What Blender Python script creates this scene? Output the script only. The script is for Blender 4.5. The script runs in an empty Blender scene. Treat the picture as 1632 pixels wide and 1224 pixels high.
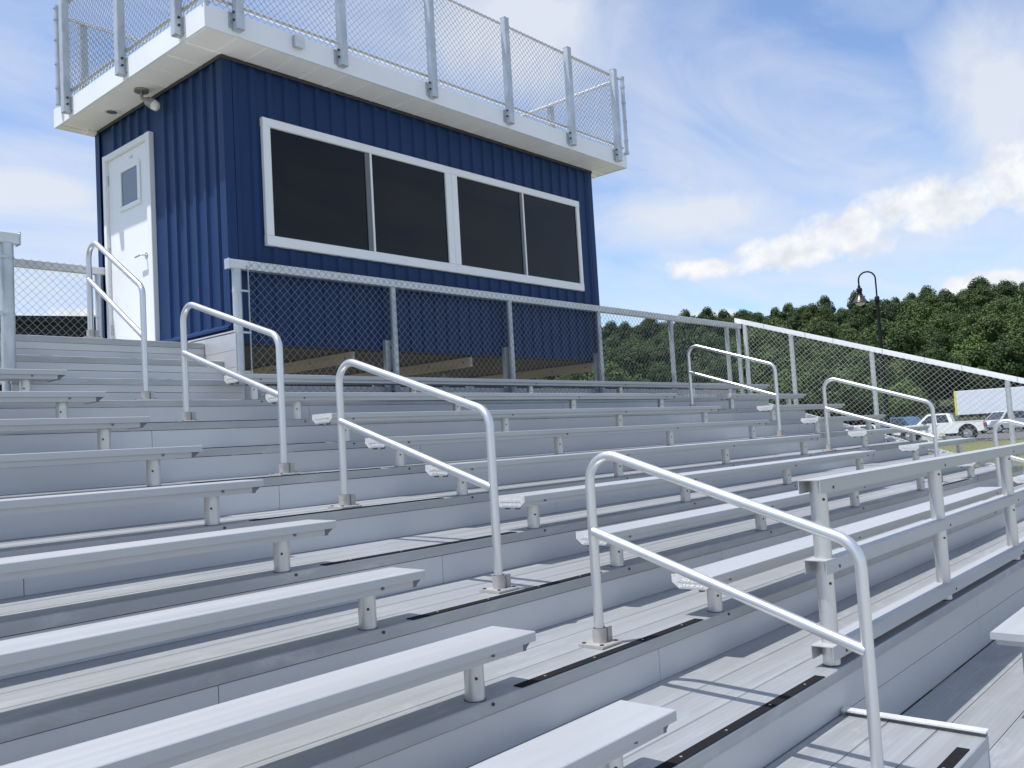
import bpy, math, random
from mathutils import Vector, Matrix
random.seed(7)
sc = bpy.context.scene
COL = sc.collection
PI = math.pi

# ------------------------------------------------------------------ constants (metres)
R, D = 0.2048, 0.61            # rise and run of one bleacher row; row 0 nose is y=0, z=0
HS = 0.2138                    # seat height over its own tread
XL, XR_, XCR, XRL, XRR = -0.677, 0.698, 6.588, 8.023, 10.56
SP = 1.819
AISLE2 = 7.29
CAM = dict(loc=(-3.3189, -1.727, 1.1538), yaw=0.8477, pitch=0.0648, roll=-0.0588, f=1417.09)

# ------------------------------------------------------------------ node helpers
def new_mat(name):
    m = bpy.data.materials.new(name); m.use_nodes = True
    nt = m.node_tree; nt.nodes.clear()
    out = nt.nodes.new('ShaderNodeOutputMaterial'); b = nt.nodes.new('ShaderNodeBsdfPrincipled')
    nt.links.new(b.outputs[0], out.inputs[0])
    return m, nt, b
def N(nt, t, **kw):
    n = nt.nodes.new(t)
    for k, v in kw.items(): setattr(n, k, v)
    return n
def L(nt, a, b): nt.links.new(a, b)
def math_n(nt, op, a, b=None, c=None, clamp=False):
    n = N(nt, 'ShaderNodeMath', operation=op); n.use_clamp = clamp
    for i, v in enumerate((a, b, c)):
        if v is None: continue
        if isinstance(v, (int, float)): n.inputs[i].default_value = v
        else: L(nt, v, n.inputs[i])
    return n.outputs[0]
def mixc(nt, f, a, b, blend='MIX'):
    n = N(nt, 'ShaderNodeMix', data_type='RGBA', blend_type=blend)
    for i, v in ((0, f), (6, a), (7, b)):
        if isinstance(v, (int, float)): n.inputs[i].default_value = v
        elif isinstance(v, tuple): n.inputs[i].default_value = v if len(v) == 4 else (*v, 1)
        else: L(nt, v, n.inputs[i])
    return n.outputs[2]
def coords(nt, scale, rnd=True):
    tc = N(nt, 'ShaderNodeTexCoord'); v = tc.outputs['Object']
    if rnd:
        oi = N(nt, 'ShaderNodeObjectInfo')
        mu = math_n(nt, 'MULTIPLY', oi.outputs['Random'], 37.0)
        cx = N(nt, 'ShaderNodeCombineXYZ'); L(nt, mu, cx.inputs[0]); L(nt, mu, cx.inputs[1])
        ad = N(nt, 'ShaderNodeVectorMath', operation='ADD'); L(nt, v, ad.inputs[0]); L(nt, cx.outputs[0], ad.inputs[1]); v = ad.outputs[0]
    mp = N(nt, 'ShaderNodeMapping'); mp.inputs['Scale'].default_value = scale; L(nt, v, mp.inputs[0])
    return mp.outputs[0]
def noise(nt, vec, scale=1, detail=3, rough=.5, dist=0):
    n = N(nt, 'ShaderNodeTexNoise'); n.inputs['Scale'].default_value = scale; n.inputs['Detail'].default_value = detail
    n.inputs['Roughness'].default_value = rough; n.inputs['Distortion'].default_value = dist
    L(nt, vec, n.inputs['Vector']); return n.outputs['Fac']
def remap(nt, v, a, b, c, d):
    n = N(nt, 'ShaderNodeMapRange'); L(nt, v, n.inputs[0])
    for i, x in enumerate((a, b, c, d)): n.inputs[i + 1].default_value = x
    return n.outputs[0]
def bump(nt, b, h, strength, dist=.01):
    n = N(nt, 'ShaderNodeBump'); n.inputs['Strength'].default_value = strength; n.inputs['Distance'].default_value = dist
    L(nt, h, n.inputs['Height']); L(nt, n.outputs[0], b.inputs['Normal'])

def plain(name, col, rough=.5, metal=0, var=.08, vscale=3, spec=.5, bumpy=0, bscale=60):
    m, nt, b = new_mat(name)
    f = noise(nt, coords(nt, (vscale,) * 3), 1, 4, .6)
    lo = tuple(c * (1 - var) for c in col); hi = tuple(min(1, c * (1 + var)) for c in col)
    L(nt, mixc(nt, remap(nt, f, .3, .7, 0, 1), lo, hi), b.inputs['Base Color'])
    L(nt, remap(nt, f, .3, .7, max(0, rough - .06), min(1, rough + .06)), b.inputs['Roughness'])
    b.inputs['Metallic'].default_value = metal; b.inputs['Specular IOR Level'].default_value = spec
    if bumpy: bump(nt, b, noise(nt, coords(nt, (bscale,) * 3), 1, 3), bumpy, .004)
    return m

def alum(name, col, metal, rough, streak=(.7, 40, 40), var=.07, stain=0.0, aniso_bump=.05, stain_scale=(1.3, 5, 5), smear=0):
    """mill finish / anodised aluminium extrusion: lengthwise streaks, soft blotches, scuffs"""
    m, nt, b = new_mat(name)
    s = noise(nt, coords(nt, streak), 1, 5, .65)
    bl = noise(nt, coords(nt, stain_scale), 1, 5, .6, .6)
    lo = tuple(c * (1 - var) for c in col); hi = tuple(min(1, c * (1 + var)) for c in col)
    c = mixc(nt, remap(nt, s, .3, .7, 0, 1), lo, hi)
    if stain:
        sf = remap(nt, bl, .42, .72, 0, stain)
        c = mixc(nt, sf, c, tuple(x * k for x, k in zip(col, (.66, .655, .65))))
        fine = noise(nt, coords(nt, (14, 60, 60)), 1, 6, .7)
        sp = remap(nt, fine, .66, .74, 0, .55 * stain)
        c = mixc(nt, sp, c, (.9, .9, .9))
    if smear:                                       # dusty scuffs and dried puddle marks
        a = noise(nt, coords(nt, (2.2, 7, 7)), 1, 6, .7, 1.2); d = noise(nt, coords(nt, (.5, 1.2, 1.2)), 1, 2, .5)
        c = mixc(nt, math_n(nt, 'MULTIPLY', remap(nt, a, .52, .72, 0, .65 * smear), remap(nt, d, .4, .6, .15, 1)), c, (.60, .61, .62))
        fl = N(nt, 'ShaderNodeTexWave', wave_type='BANDS', bands_direction='Y'); fl.inputs['Scale'].default_value = 10.5; fl.inputs['Distortion'].default_value = .3
        tc2 = N(nt, 'ShaderNodeTexCoord'); L(nt, tc2.outputs['Object'], fl.inputs['Vector'])
        c = mixc(nt, remap(nt, fl.outputs['Fac'], .55, 1, 0, .22), c, tuple(x * .72 for x in col))
    L(nt, c, b.inputs['Base Color'])
    r = math_n(nt, 'ADD', remap(nt, s, .3, .7, rough - .06, rough + .06), remap(nt, bl, .3, .7, -.06, .08), clamp=True)
    L(nt, r, b.inputs['Roughness'])
    b.inputs['Metallic'].default_value = metal
    if aniso_bump: bump(nt, b, s, aniso_bump, .003)
    return m

M = {}
M['seat'] = alum('anodised_seat', (.46, .472, .482), .4, .44, streak=(.3, 30, 30), var=.014, stain=.14, aniso_bump=.012)
M['seat_under'] = alum('seat_underside', (.62, .62, .61), .35, .5, var=.04)
M['tread'] = alum('mill_tread', (.40, .412, .42), .45, .42, streak=(.22, 13, 13), var=.07, stain=.5, aniso_bump=.05, smear=.95)
M['riser'] = alum('riser_sheet', (.54, .552, .56), .35, .5, streak=(.25, 3, 3), var=.045, stain=.22, aniso_bump=0, stain_scale=(.5, 1.6, 1.6))
M['nose'] = alum('nose_extrusion', (.55, .555, .56), .4, .45, var=.05, stain=.2)
M['post'] = alum('post_tube', (.62, .615, .60), .7, .36, streak=(14, 14, 1), var=.03, aniso_bump=0)
M['rail'] = alum('rail_tube', (.68, .68, .68), .88, .36, streak=(6, 1, 1), var=.015, aniso_bump=0, stain_scale=(2, 1, 1))
M['cap'] = alum('cast_cap', (.78, .77, .75), .5, .42, streak=(60, 60, 60), var=.12, aniso_bump=.3)
M['flange'] = alum('cast_flange', (.44, .425, .40), .5, .5, streak=(30, 30, 30), var=.10, aniso_bump=.2)
M['galv'] = alum('galvanised', (.52, .55, .57), .55, .42, streak=(9, 9, 5), var=.16, stain=.25)
M['galv_lt'] = alum('galvanised_rail', (.66, .67, .66), .5, .42, streak=(5, 12, 12), var=.10)
M['wire'] = plain('fence_wire', (.34, .36, .38), .42, .55, .1, 8)
M['wire_sunlit'] = plain('sunlit_fence_wire', (.62, .64, .63), .4, .45, .1, 8)  # paler copy of the fence wire: sunlight on the sloping fence put into its colour
M['dark'] = plain('dark_bolt', (.05, .05, .05), .5, .3)
M['black'] = plain('black_traction', (.011, .011, .013), .9, 0, .3, 40, spec=.15, bumpy=.5, bscale=400)
M['screw'] = plain('screw_head', (.7, .68, .6), .3, .8)
M['clip'] = plain('clip_steel', (.16, .165, .17), .5, .5)
M['blue'] = None
def blue_mat():
    m, nt, b = new_mat('blue_steel_siding')
    f = noise(nt, coords(nt, (1.2, 1.2, .5)), 1, 4, .6)
    L(nt, mixc(nt, remap(nt, f, .3, .7, 0, 1), (.009, .031, .098), (.012, .039, .120)), b.inputs['Base Color'])
    L(nt, remap(nt, f, .3, .7, .36, .5), b.inputs['Roughness']); b.inputs['Specular IOR Level'].default_value = .2
    bump(nt, b, noise(nt, coords(nt, (3, 3, 1.2)), 1, 2), .12, .02)
    return m
M['blue'] = blue_mat()
M['white'] = plain('white_trim', (.80, .80, .79), .42, 0, .03, 1.5)
M['fascia'] = plain('white_fascia', (.80, .81, .82), .4, 0, .03, 1.2)
M['soffit'] = plain('cream_soffit', (.92, .89, .82), .5, 0, .03, 1.5)
M['soffit_gap'] = plain('soffit_bead', (.96, .95, .92), .5, 0, .02, 1.5)
M['door'] = plain('white_door', (.83, .83, .82), .38, 0, .025, 1.5)
def glass_dark():
    m, nt, b = new_mat('tinted_glass')
    f = noise(nt, coords(nt, (1.1, 1, .8)), 1, 4, .6)
    L(nt, mixc(nt, remap(nt, f, .35, .75, 0, 1), (.003, .003, .003), (.007, .0065, .006)), b.inputs['Base Color'])
    b.inputs['Roughness'].default_value = .03; b.inputs['Specular IOR Level'].default_value = .28
    return m
M['glass'] = glass_dark()
M['doorglass'] = plain('door_glass', (.10, .14, .18), .05, 0, .1, 3, spec=1.0)
M['metal'] = plain('brushed_handle', (.55, .54, .52), .3, .9)
M['bronze'] = plain('lamp_bronze', (.30, .28, .25), .4, .6)
M['bulb'] = plain('clear_bulb_glass', (.72, .71, .66), .12, 0, .05)
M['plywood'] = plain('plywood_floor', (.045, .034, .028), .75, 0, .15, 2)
def wood_mat():
    m, nt, b = new_mat('pine_beam')
    f = noise(nt, coords(nt, (20, 1.2, 20)), 1, 5, .6, .4)
    L(nt, mixc(nt, remap(nt, f, .3, .7, 0, 1), (.48, .40, .30), (.66, .56, .43)), b.inputs['Base Color'])
    b.inputs['Roughness'].default_value = .75
    return m
M['wood'] = wood_mat()
M['blackwall'] = plain('black_cladding', (.012, .012, .013), .8, 0, .2, .6)
M['pole'] = plain('black_pole', (.010, .010, .012), .6, 0, .1, 4, spec=.2)
M['lamp_shade'] = plain('lamp_shade_metal', (.05, .045, .045), .3, .3)
M['tyre'] = plain('tyre_rubber', (.02, .02, .021), .85, 0, .2, 8)
M['rim'] = plain('wheel_rim', (.45, .46, .47), .3, .8)
M['carglass'] = plain('car_glass', (.03, .04, .05), .06, 0, .1, 2, spec=.8)
M['plastic'] = plain('dark_plastic', (.03, .03, .032), .6)
M['lens'] = plain('headlamp_lens', (.75, .77, .8), .12)
M['redlens'] = plain('tail_lamp', (.35, .02, .02), .2)
def paint(n, c): 
    m = plain(n, c, .28, 0, .03, 1.5); m.node_tree.nodes['Principled BSDF'].inputs['Coat Weight'].default_value = .5; return m
M['pwhite'] = paint('white_paint', (.78, .78, .76)); M['psilver'] = paint('silver_paint', (.50, .53, .56))
M['pred'] = paint('red_paint', (.42, .03, .03)); M['pblue'] = paint('blue_paint', (.08, .15, .24)); M['pblack'] = paint('dark_paint', (.03, .033, .04))
M['trailer'] = plain('trailer_sheet', (.74, .77, .80), .45, 0, .04, .8)
M['yellow'] = plain('yellow_edge', (.75, .70, .05), .5)
M['rock'] = plain('pale_boulder', (.33, .34, .29), .9, 0, .25, 2, bumpy=.6, bscale=8)

def ground_mat():
    m, nt, b = new_mat('grass_ground')
    a = noise(nt, coords(nt, (.12,) * 3, False), 1, 5, .65); c = noise(nt, coords(nt, (3,) * 3, False), 1, 5, .7)
    col = mixc(nt, remap(nt, a, .35, .65, 0, 1), (.06, .095, .022), (.15, .135, .05))
    col = mixc(nt, remap(nt, c, .35, .7, 0, .6), col, (.20, .18, .075))
    L(nt, col, b.inputs['Base Color']); b.inputs['Roughness'].default_value = .95
    bump(nt, b, c, .8, .05); return m
M['grass'] = ground_mat()
M['asphalt'] = plain('asphalt', (.10, .10, .105), .9, 0, .15, .8, bumpy=.3, bscale=20)
M['forest'] = plain('forest_floor', (.030, .045, .016), .95, 0, .3, .2)
def leaf_mat(name, c1, c2):
    m, nt, b = new_mat(name)
    oi = N(nt, 'ShaderNodeObjectInfo')
    f = noise(nt, coords(nt, (.45,) * 3), 1, 4, .65)
    f2 = math_n(nt, 'ADD', math_n(nt, 'MULTIPLY', f, .75), math_n(nt, 'MULTIPLY', oi.outputs['Random'], .45))
    L(nt, mixc(nt, remap(nt, f2, .35, .85, 0, 1), c1, c2), b.inputs['Base Color'])
    b.inputs['Roughness'].default_value = .6; b.inputs['Specular IOR Level'].default_value = .25
    return m
M['leaf_dark'] = leaf_mat('leaf_crest', (.030, .052, .016), (.066, .10, .028))
M['leaf_mid'] = leaf_mat('leaf_slope', (.034, .062, .018), (.076, .118, .032))
M['leaf_light'] = leaf_mat('leaf_foot', (.040, .074, .018), (.088, .138, .034))
M['bark'] = plain('bark', (.10, .075, .055), .9, 0, .3, 6, bumpy=.6, bscale=20)

# ------------------------------------------------------------------ mesh builder
OFF = {}                                            # world base of every root
class MB:
    def __init__(s): s.v = []; s.f = []; s.mi = []; s.sm = []
    def face(s, idx, mi=0, sm=False): s.f.append(tuple(idx)); s.mi.append(mi); s.sm.append(sm)
    def box(s, x0, x1, y0, y1, z0, z1, mi=0):
        b = len(s.v)
        s.v += [(x0, y0, z0), (x1, y0, z0), (x1, y1, z0), (x0, y1, z0), (x0, y0, z1), (x1, y0, z1), (x1, y1, z1), (x0, y1, z1)]
        for q in ((0, 3, 2, 1), (4, 5, 6, 7), (0, 1, 5, 4), (1, 2, 6, 5), (2, 3, 7, 6), (3, 0, 4, 7)): s.face([b + i for i in q], mi)
        return s
    def rbox(s, x0, x1, y0, y1, z0, z1, c=.004, axis='x', mi=0):
        """box with chamfered long edges"""
        a0, a1, b0, b1, l0, l1 = {'x': (y0, y1, z0, z1, x0, x1), 'y': (x0, x1, z0, z1, y0, y1), 'z': (x0, x1, y0, y1, z0, z1)}[axis]
        pts = [(a0 + c, b0), (a1 - c, b0), (a1, b0 + c), (a1, b1 - c), (a1 - c, b1), (a0 + c, b1), (a0, b1 - c), (a0, b0 + c)]
        return s.prism(pts, l0, l1, axis, mi)
    def prism(s, pts, l0, l1, axis='x', mi=0, caps=True, closed=True, sm=False):
        b = len(s.v); n = len(pts)
        def P(a, c, l): return {'x': (l, a, c), 'y': (a, l, c), 'z': (a, c, l)}[axis]
        for l in (l0, l1): s.v += [P(a, c, l) for a, c in pts]
        for i in range(n if closed else n - 1):
            j = (i + 1) % n
            q = (b + i, b + n + i, b + n + j, b + j) if axis in 'xz' else (b + i, b + j, b + n + j, b + n + i)
            if axis == 'z': q = (b + i, b + j, b + n + j, b + n + i)
            if axis == 'x': q = (b + i, b + j, b + n + j, b + n + i)
            if axis == 'y': q = (b + i, b + n + i, b + n + j, b + j)
            s.face(q, mi, sm)
        if caps and closed: s.face([b + i for i in range(n)][::-1], mi); s.face([b + n + i for i in range(n)], mi)
        return s
    def tube(s, path, r, seg=10, mi=0, caps=True, sx=1.0, sm=True):
        path = [Vector(p) for p in path]; n = len(path); rs = r if isinstance(r, (list, tuple)) else [r] * n
        T = []
        for i in range(n):
            a = path[max(0, i - 1)]; c = path[min(n - 1, i + 1)]; T.append((c - a).normalized())
        up = Vector((0, 0, 1)) if abs(T[0].z) < .9 else Vector((1, 0, 0))
        u = T[0].cross(up).normalized(); b = len(s.v)
        for i in range(n):
            u = (u - T[i] * u.dot(T[i])).normalized(); w = T[i].cross(u)
            for k in range(seg):
                a = 2 * PI * k / seg
                s.v.append(tuple(path[i] + u * math.cos(a) * rs[i] * sx + w * math.sin(a) * rs[i]))
        for i in range(n - 1):
            for k in range(seg):
                k2 = (k + 1) % seg
                s.face((b + i * seg + k, b + i * seg + k2, b + (i + 1) * seg + k2, b + (i + 1) * seg + k), mi, sm)
        if caps:
            c = len(s.v); s.v += s.v[b:b + seg] + s.v[b + (n - 1) * seg:b + n * seg]
            s.face([c + k for k in range(seg)][::-1], mi); s.face([c + seg + k for k in range(seg)], mi)
        return s
    def cyl(s, p0, p1, r, seg=12, mi=0): return s.tube([p0, p1], r, seg, mi)
    def build(s, name, mat, parent=None, local=False, root=None):
        off = Vector((0, 0, 0)) if local else Vector(OFF.get((root or parent).name if (root or parent) else None, (0, 0, 0)))
        me = bpy.data.meshes.new(name)
        me.from_pydata([tuple(Vector(p) - off) for p in s.v], [], s.f)
        mats = mat if isinstance(mat, (list, tuple)) else [mat]
        for m in mats: me.materials.append(m)
        me.polygons.foreach_set('material_index', s.mi); me.polygons.foreach_set('use_smooth', s.sm)
        me.validate(); me.update()
        o = bpy.data.objects.new(name, me); COL.objects.link(o)
        if parent:
            o.parent = parent; OFF[o.name] = OFF.get(parent.name, (0, 0, 0))
        return o
def tag(o, label=None, cat=None, group=None, kind=None):
    if label: o['label'] = label
    if cat: o['category'] = cat
    if group: o['group'] = group
    if kind: o['kind'] = kind
    return o
def thing(name, loc, label, cat, group=None, rz=0):
    e = bpy.data.objects.new(name, None); COL.objects.link(e); e.location = loc; e.rotation_euler.z = rz
    e.empty_display_size = .2; OFF[e.name] = loc
    return tag(e, label, cat, group)
def copy_tree(o, parent=None):
    c = o.copy(); COL.objects.link(c)
    if parent: c.parent = parent
    for ch in o.children: copy_tree(ch, c)
    return c
def fillet(pts, r, n=6):
    pts = [Vector(p) for p in pts]; out = [pts[0]]
    for i in range(1, len(pts) - 1):
        a, b, c = pts[i - 1], pts[i], pts[i + 1]; u = (a - b).normalized(); w = (c - b).normalized()
        ang = u.angle(w); t = r / math.tan(ang / 2); p0 = b + u * t; p1 = b + w * t
        cen = b + (u + w).normalized() * (r / math.sin(ang / 2))
        v0 = p0 - cen; v1 = p1 - cen; th = v0.angle(v1)
        for k in range(n + 1):
            f = k / n; out.append(cen + (v0 * math.sin((1 - f) * th) + v1 * math.sin(f * th)) / math.sin(th))
    out.append(pts[-1]); return out

# ------------------------------------------------------------------ bleacher stand
stand = thing('bleacher_stand', (4.0, 2.4, -1.0), 'stepped aluminium bleacher stand with wide treads and a stair up to the blue box', 'bleachers')
X0, X1 = -6.0, 10.6
def tread_profile(y, z, depth, lip=.052):
    p = [(0, -lip), (0, -.004), (.004, 0)]
    for g in (.185, .395):
        if g < depth - .05: p += [(g, 0), (g + .001, .0022), (g + .004, .0022), (g + .005, 0), (g + .007, -.007), (g + .011, -.007), (g + .012, 0)]
    p += [(depth, 0), (depth, -.03), (.03, -.03), (.03, -lip)]
    return [(y + a, z + b) for a, b in p]
def tread(y, z, depth, x0, x1, name='tread'):
    MB().prism(tread_profile(y, z, depth), x0, x1).build(name, M['tread'], stand)
def riser(y, z0, z1, x0, x1, off=0, seam=None):
    m = MB(); xs = [x0]; x = x0 + off
    while x < x1 - .4:
        if x > x0 + .4: xs.append(x)
        x += 3.66
    xs.append(x1)
    zs = [z0] + ([seam] if seam else []) + [z1]
    for a, b in zip(xs[:-1], xs[1:]):
        for c, d in zip(zs[:-1], zs[1:]):
            m.box(a + .0015, b - .0015, y + .006, y + .010, c + .0015, d - .0015)
    m.box(x0, x1, y + .014, y + .018, z0, z1, 1)
    m.build('riser', [M['riser'], M['dark']], stand)
for k in range(9):
    tread(D * k, R * k, D + (.017 if k < 8 else .02), X0, X1)
    if k: riser(D * k, R * (k - 1), R * k - .0545, X0, X1, off=(k * 1.7 + .9) % 3.6)
riser(0, -2 * R, -.0545, X0, X1, off=1.9, seam=-R)
# stairs up to the box door
SY = [5.24, 5.57, 5.90]; SZ = [1.838, 2.042, 2.245]
for i, (y, z) in enumerate(zip(SY, SZ)):
    dep = (SY[i + 1] - y) if i < 2 else 2.2
    tread(y, z, dep, -.9, 1.0, 'stair_tread')
    zb = R * 8 if i == 0 else SZ[i - 1]
    MB().box(-.9, 1.0, y + .006, y + .012, zb + .002, z - .115).build('stair_riser', M['riser'], stand)
    MB().rbox(-.9, 1.0, y + .003, y + .012, z - .112, z - .054, .002).build('stair_riser', M['nose'], stand)
# side panel closing the stair towards the under-box void
sp = MB()
for i in range(4): sp.box(1.004, 1.012, 5.36, 6.2, 1.66 + i * .155, 1.66 + i * .155 + .152)
sp.rbox(1.0, 1.02, 5.36, 6.2, 2.285, 2.30, .002, 'y')
sp.build('side_panel', M['nose'], stand)
# front walkway planks
for i in range(12):
    y1 = -.004 - i * .25; g = [(y1 - .246, 0), (y1, 0), (y1, -.03), (y1 - .246, -.03)]
    m = MB().prism([(a, b - 2 * R) for a, b in g][::-1], -7, 12.5)
    m.build('walkway_plank', M['tread'], stand)
MB().box(-7, 12.5, -3.1, .02, -2 * R - .06, -2 * R - .034).build('walkway_deck', M['dark'], stand)
# black traction strips at the stair noses
def strip(x0, x1, y, z):
    m = MB().box(x0, x1, y + .002, y + .050, z + .0005, z + .0035)
    for t in (.12, .36, .63, .88):
        c = x0 + (x1 - x0) * t; m.tube([(c, y + .026, z + .003), (c, y + .026, z + .0055)], .0055, 8, 1)
    m.build('traction_strip', [M['black'], M['screw']], stand)
for k in range(0, 8):
    strip(-.711, .678, D * k, R * k); strip(AISLE2 - .66, AISLE2 + .66, D * k, R * k)
# kick plate at the back edge of the top row
MB().rbox(1.02, 10.6, 5.470, 5.476, R * 8 + .002, R * 8 + .172, .002).build('kick_plate', M['nose'], stand)
# understructure
for x in (-5.5, -3.6, -1.0, .95, 2.8, 4.6, 6.4, 8.2, 10.1, 10.57):
    m = MB(); m.prism([(-.05, -2 * R - .1), (8.2 * D + .35, R * 8 - .1), (8.2 * D + .35, R * 8 - .28), (-.05, -2 * R - .28)], x - .025, x + .025)
    for y in (.1, 2.4, 5.0): m.box(x - .03, x + .03, y, y + .06, -1.25, -2 * R - .06 + max(0, y) * R / D * .9)
    m.build('stringer', M['galv'], stand)

# ------------------------------------------------------------------ step boxes
def step_box(cx, label):
    t = thing('step_box', (cx, -.31, -2 * R), label, 'step', 'half-height step boxes at the foot of the stairs')
    x0, x1 = cx - .865, cx + .855
    MB().prism(tread_profile(-.615, -R, .613), x0, x1).build('step_top', M['tread'], t)
    MB().box(x0, x1, -.609, -.604, -2 * R, -R - .053).build('front_panel', M['riser'], t)
    for s, x in ((-1, x0), (1, x1)):
        a, b = (x - .006, x) if s < 0 else (x, x + .006)
        MB().box(a, b, -.612, -.002, -2 * R, -R + .018).build('side_panel', M['riser'], t)
        xa, xb = (x - .009, x + .042) if s < 0 else (x - .042, x + .009)
        MB().box(xa, xb, -.617, -.003, -R + .0185, -R + .026).build('edge_trim', M['cap'], t)
    m = MB().box(cx - .70, cx + .64, -.598, -.55, -R + .001, -R + .0035)
    for f in (.2, .5, .8): m.tube([(cx - .7 + 1.34 * f, -.574, -R + .003), (cx - .7 + 1.34 * f, -.574, -R + .0055)], .0055, 8, 1)
    m.build('traction_strip', [M['black'], M['screw']], t)
step_box(0, 'aluminium half-step box with a bright edge trim at the foot of the near stairs')
step_box(AISLE2, 'aluminium half-step box at the foot of the far stairs, mostly hidden by the guard rail')

# ------------------------------------------------------------------ benches
FLANGE = [(0, -.003), (.003, 0), (.228, 0), (.2315, -.003), (.2315, -.036), (0, -.036)]
CAPP = [(-.003, .002), (.2345, .002), (.2345, -.037), (.190, -.070), (.041, -.070), (-.003, -.037)]
def bench(x0, x1, yf, zt, post_xs, post_h, label, caps=(1, 1), group='benches of the bleacher', nose=True):
    t = thing('bleacher_bench', ((x0 + x1) / 2, yf + .11, zt - post_h - .066), label, 'bench', group)
    s = MB().prism([(yf + a, zt + b) for a, b in FLANGE], x0 + (.006 if caps[0] else 0), x1)
    s.box(x0 + (.006 if caps[0] else .03), x1 - .058, yf + .018, yf + .2135, zt - .066, zt - .0362)
    s.build('seat', M['seat'], t)
    if caps[0]:
        m = MB(); m.prism([(yf + p, zt + q) for p, q in CAPP], x0, x0 + .0055)
        rr = random.Random(5)
        for h, w0, w1 in ((-.022, .035, .195), (-.048, .05, .18)):            # raised casting marks, too worn to read
            p = w0
            while p < w1:
                w = rr.uniform(.008, .022); q = rr.uniform(.0, .004)
                m.box(x0 - .003, x0, yf + p, yf + min(w1, p + w), zt + h - .007, zt + h - .004 + q)
                if rr.random() < .7: m.box(x0 - .003, x0, yf + p, yf + p + .004, zt + h - .004 + q + .0002, zt + h + .006)
                p += w + .006
            m.box(x0 - .003, x0, yf + w0 - .006, yf + w1 + .006, zt + h - .0125, zt + h - .009)
        m.build('end_cap', M['cap'], t)
        for p in (.062, .145): MB().box(x0 + .012, x0 + .036, yf + p, yf + p + .024, zt - .082, zt - .0665).build('clip', M['clip'], t)
    if caps[1]:                                                        # open right end: folded clip under the flange
        MB().prism([(x1 - .0575, zt - .068), (x1 - .036, zt - .068), (x1 - .036, zt - .060), (x1 - .006, zt - .0365), (x1 - .0575, zt - .0365)], yf + .020, yf + .2115, 'y').build('clip', M['clip'], t)
    for px in post_xs:
        m = MB(); yc = yf + .108; zb = zt - .066 - post_h
        ring = [(px, yc, zb), (px, yc, zt - .0665)]
        m.tube(ring, .037, 20, 0, True, 1.06)
        m.tube([(px, yc, zb + .0005), (px, yc, zb + .002)], .0405, 20, 1, True, 1.08)
        a = math.radians(238); hx, hy = px + .0395 * math.cos(a), yc + .038 * math.sin(a)      # bolt hole on the tube
        m.tube([(hx - .004 * math.cos(a), hy - .004 * math.sin(a), zb + .085), (hx + .003 * math.cos(a), hy + .003 * math.sin(a), zb + .085)], .006, 8, 1)
        m.tube([(px + .014, yf + .0175, zt - .045), (px + .014, yf + .011, zt - .045)], .0065, 8, 2)
        if nose: m.tube([(px + .035, yf + .0465, zb - .018), (px + .035, yf + .0515, zb - .018)], .007, 8, 1)
        m.build('leg', [M['post'], M['dark'], M['clip']], t)
    return t
rowname = ['lowest row', 'second row', 'third row', 'fourth row', 'fifth row', 'sixth row', 'seventh row', 'eighth row', 'top row']
for k in range(9):
    bench(-5.6, XL, D * k - .0513, R * k + HS, [XL - .241 - SP * i for i in range(3)], HS - .066,
          f'aluminium bench left of the near stairs, {rowname[k]} from the front', (0, 1), 'benches left of the near stairs')
for k in range(1, 9):
    x1 = XCR if k < 8 else XRR
    xs = [.902 + SP * i for i in range(4)] + ([8.23, 10.05] if k == 8 else [])
    bench(XR_, x1, D * k - .0513, R * k + HS, xs, HS - .066,
          (f'long aluminium bench between the two stairs, {rowname[k]} from the front' if k < 8 else 'longest aluminium bench, on the top row just below the chain link fence'),
          (1, 1), 'benches between the two stairs')
for k in range(1, 8):
    bench(XRL, XRR, D * k - .0513, R * k + HS, [8.23, 10.12], HS - .066,
          f'short aluminium bench right of the far stairs, {rowname[k]} from the front', (1, 1), 'benches right of the far stairs')
bench(1.70, 6.5, -.672, .045, [1.94, 3.76, 5.58], .045 - .066 + 2 * R, 'aluminium bench on tall legs on the lowest walkway, in front of the guard rail', (0, 1), 'front walkway benches', nose=False)

# ------------------------------------------------------------------ handrails
def handrail(cx, U, Lo, label, group):
    """U, Lo = (y, z) of the upper and lower flange"""
    t = thing('stair_handrail', (cx, (U[0] + Lo[0]) / 2, Lo[1]), label, 'handrail', group)
    top = .905; r = .0225
    pu, pl = (cx, U[0], U[1] + top), (cx, Lo[0], Lo[1] + top)
    MB().tube(fillet([(cx, U[0], U[1] + .01), pu, pl, (cx, Lo[0], Lo[1] + .01)], .115, 9), r, 18).build('rail_tube', M['rail'], t)
    MB().tube([(cx - .004, U[0] - .006, U[1] + .517), (cx - .004, Lo[0] + .006, Lo[1] + .517)], r * .98, 18).build('mid_rail', M['rail'], t)
    for y, z in (U, Lo):
        m = MB(); h = .078
        m.tube([(cx, y, z + .014), (cx, y, z + h)], .033, 20)
        m.tube([(cx, y, z + h), (cx, y, z + h + .001)], .030, 20, 1)
        m.box(cx + .028, cx + .060, y - .028, y - .020, z + .0145, z + h)
        m.box(cx + .028, cx + .060, y + .012, y + .020, z + .0145, z + h)
        m.rbox(cx - .074, cx + .074, y - .068, y + .068, z + .001, z + .0142, .003, 'x')
        for sx in (-1, 1):
            for sy in (-1, 1): m.tube([(cx + sx * .055, y + sy * .05, z + .014), (cx + sx * .055, y + sy * .05, z + .019)], .009, 8, 1)
        m.build('base_flange', [M['flange'], M['dark']], t)
def RU(k): return (D * k + .1487, R * k)
g1 = 'handrails down the middle of the near stairs'; g2 = 'handrails down the middle of the far stairs'
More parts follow.
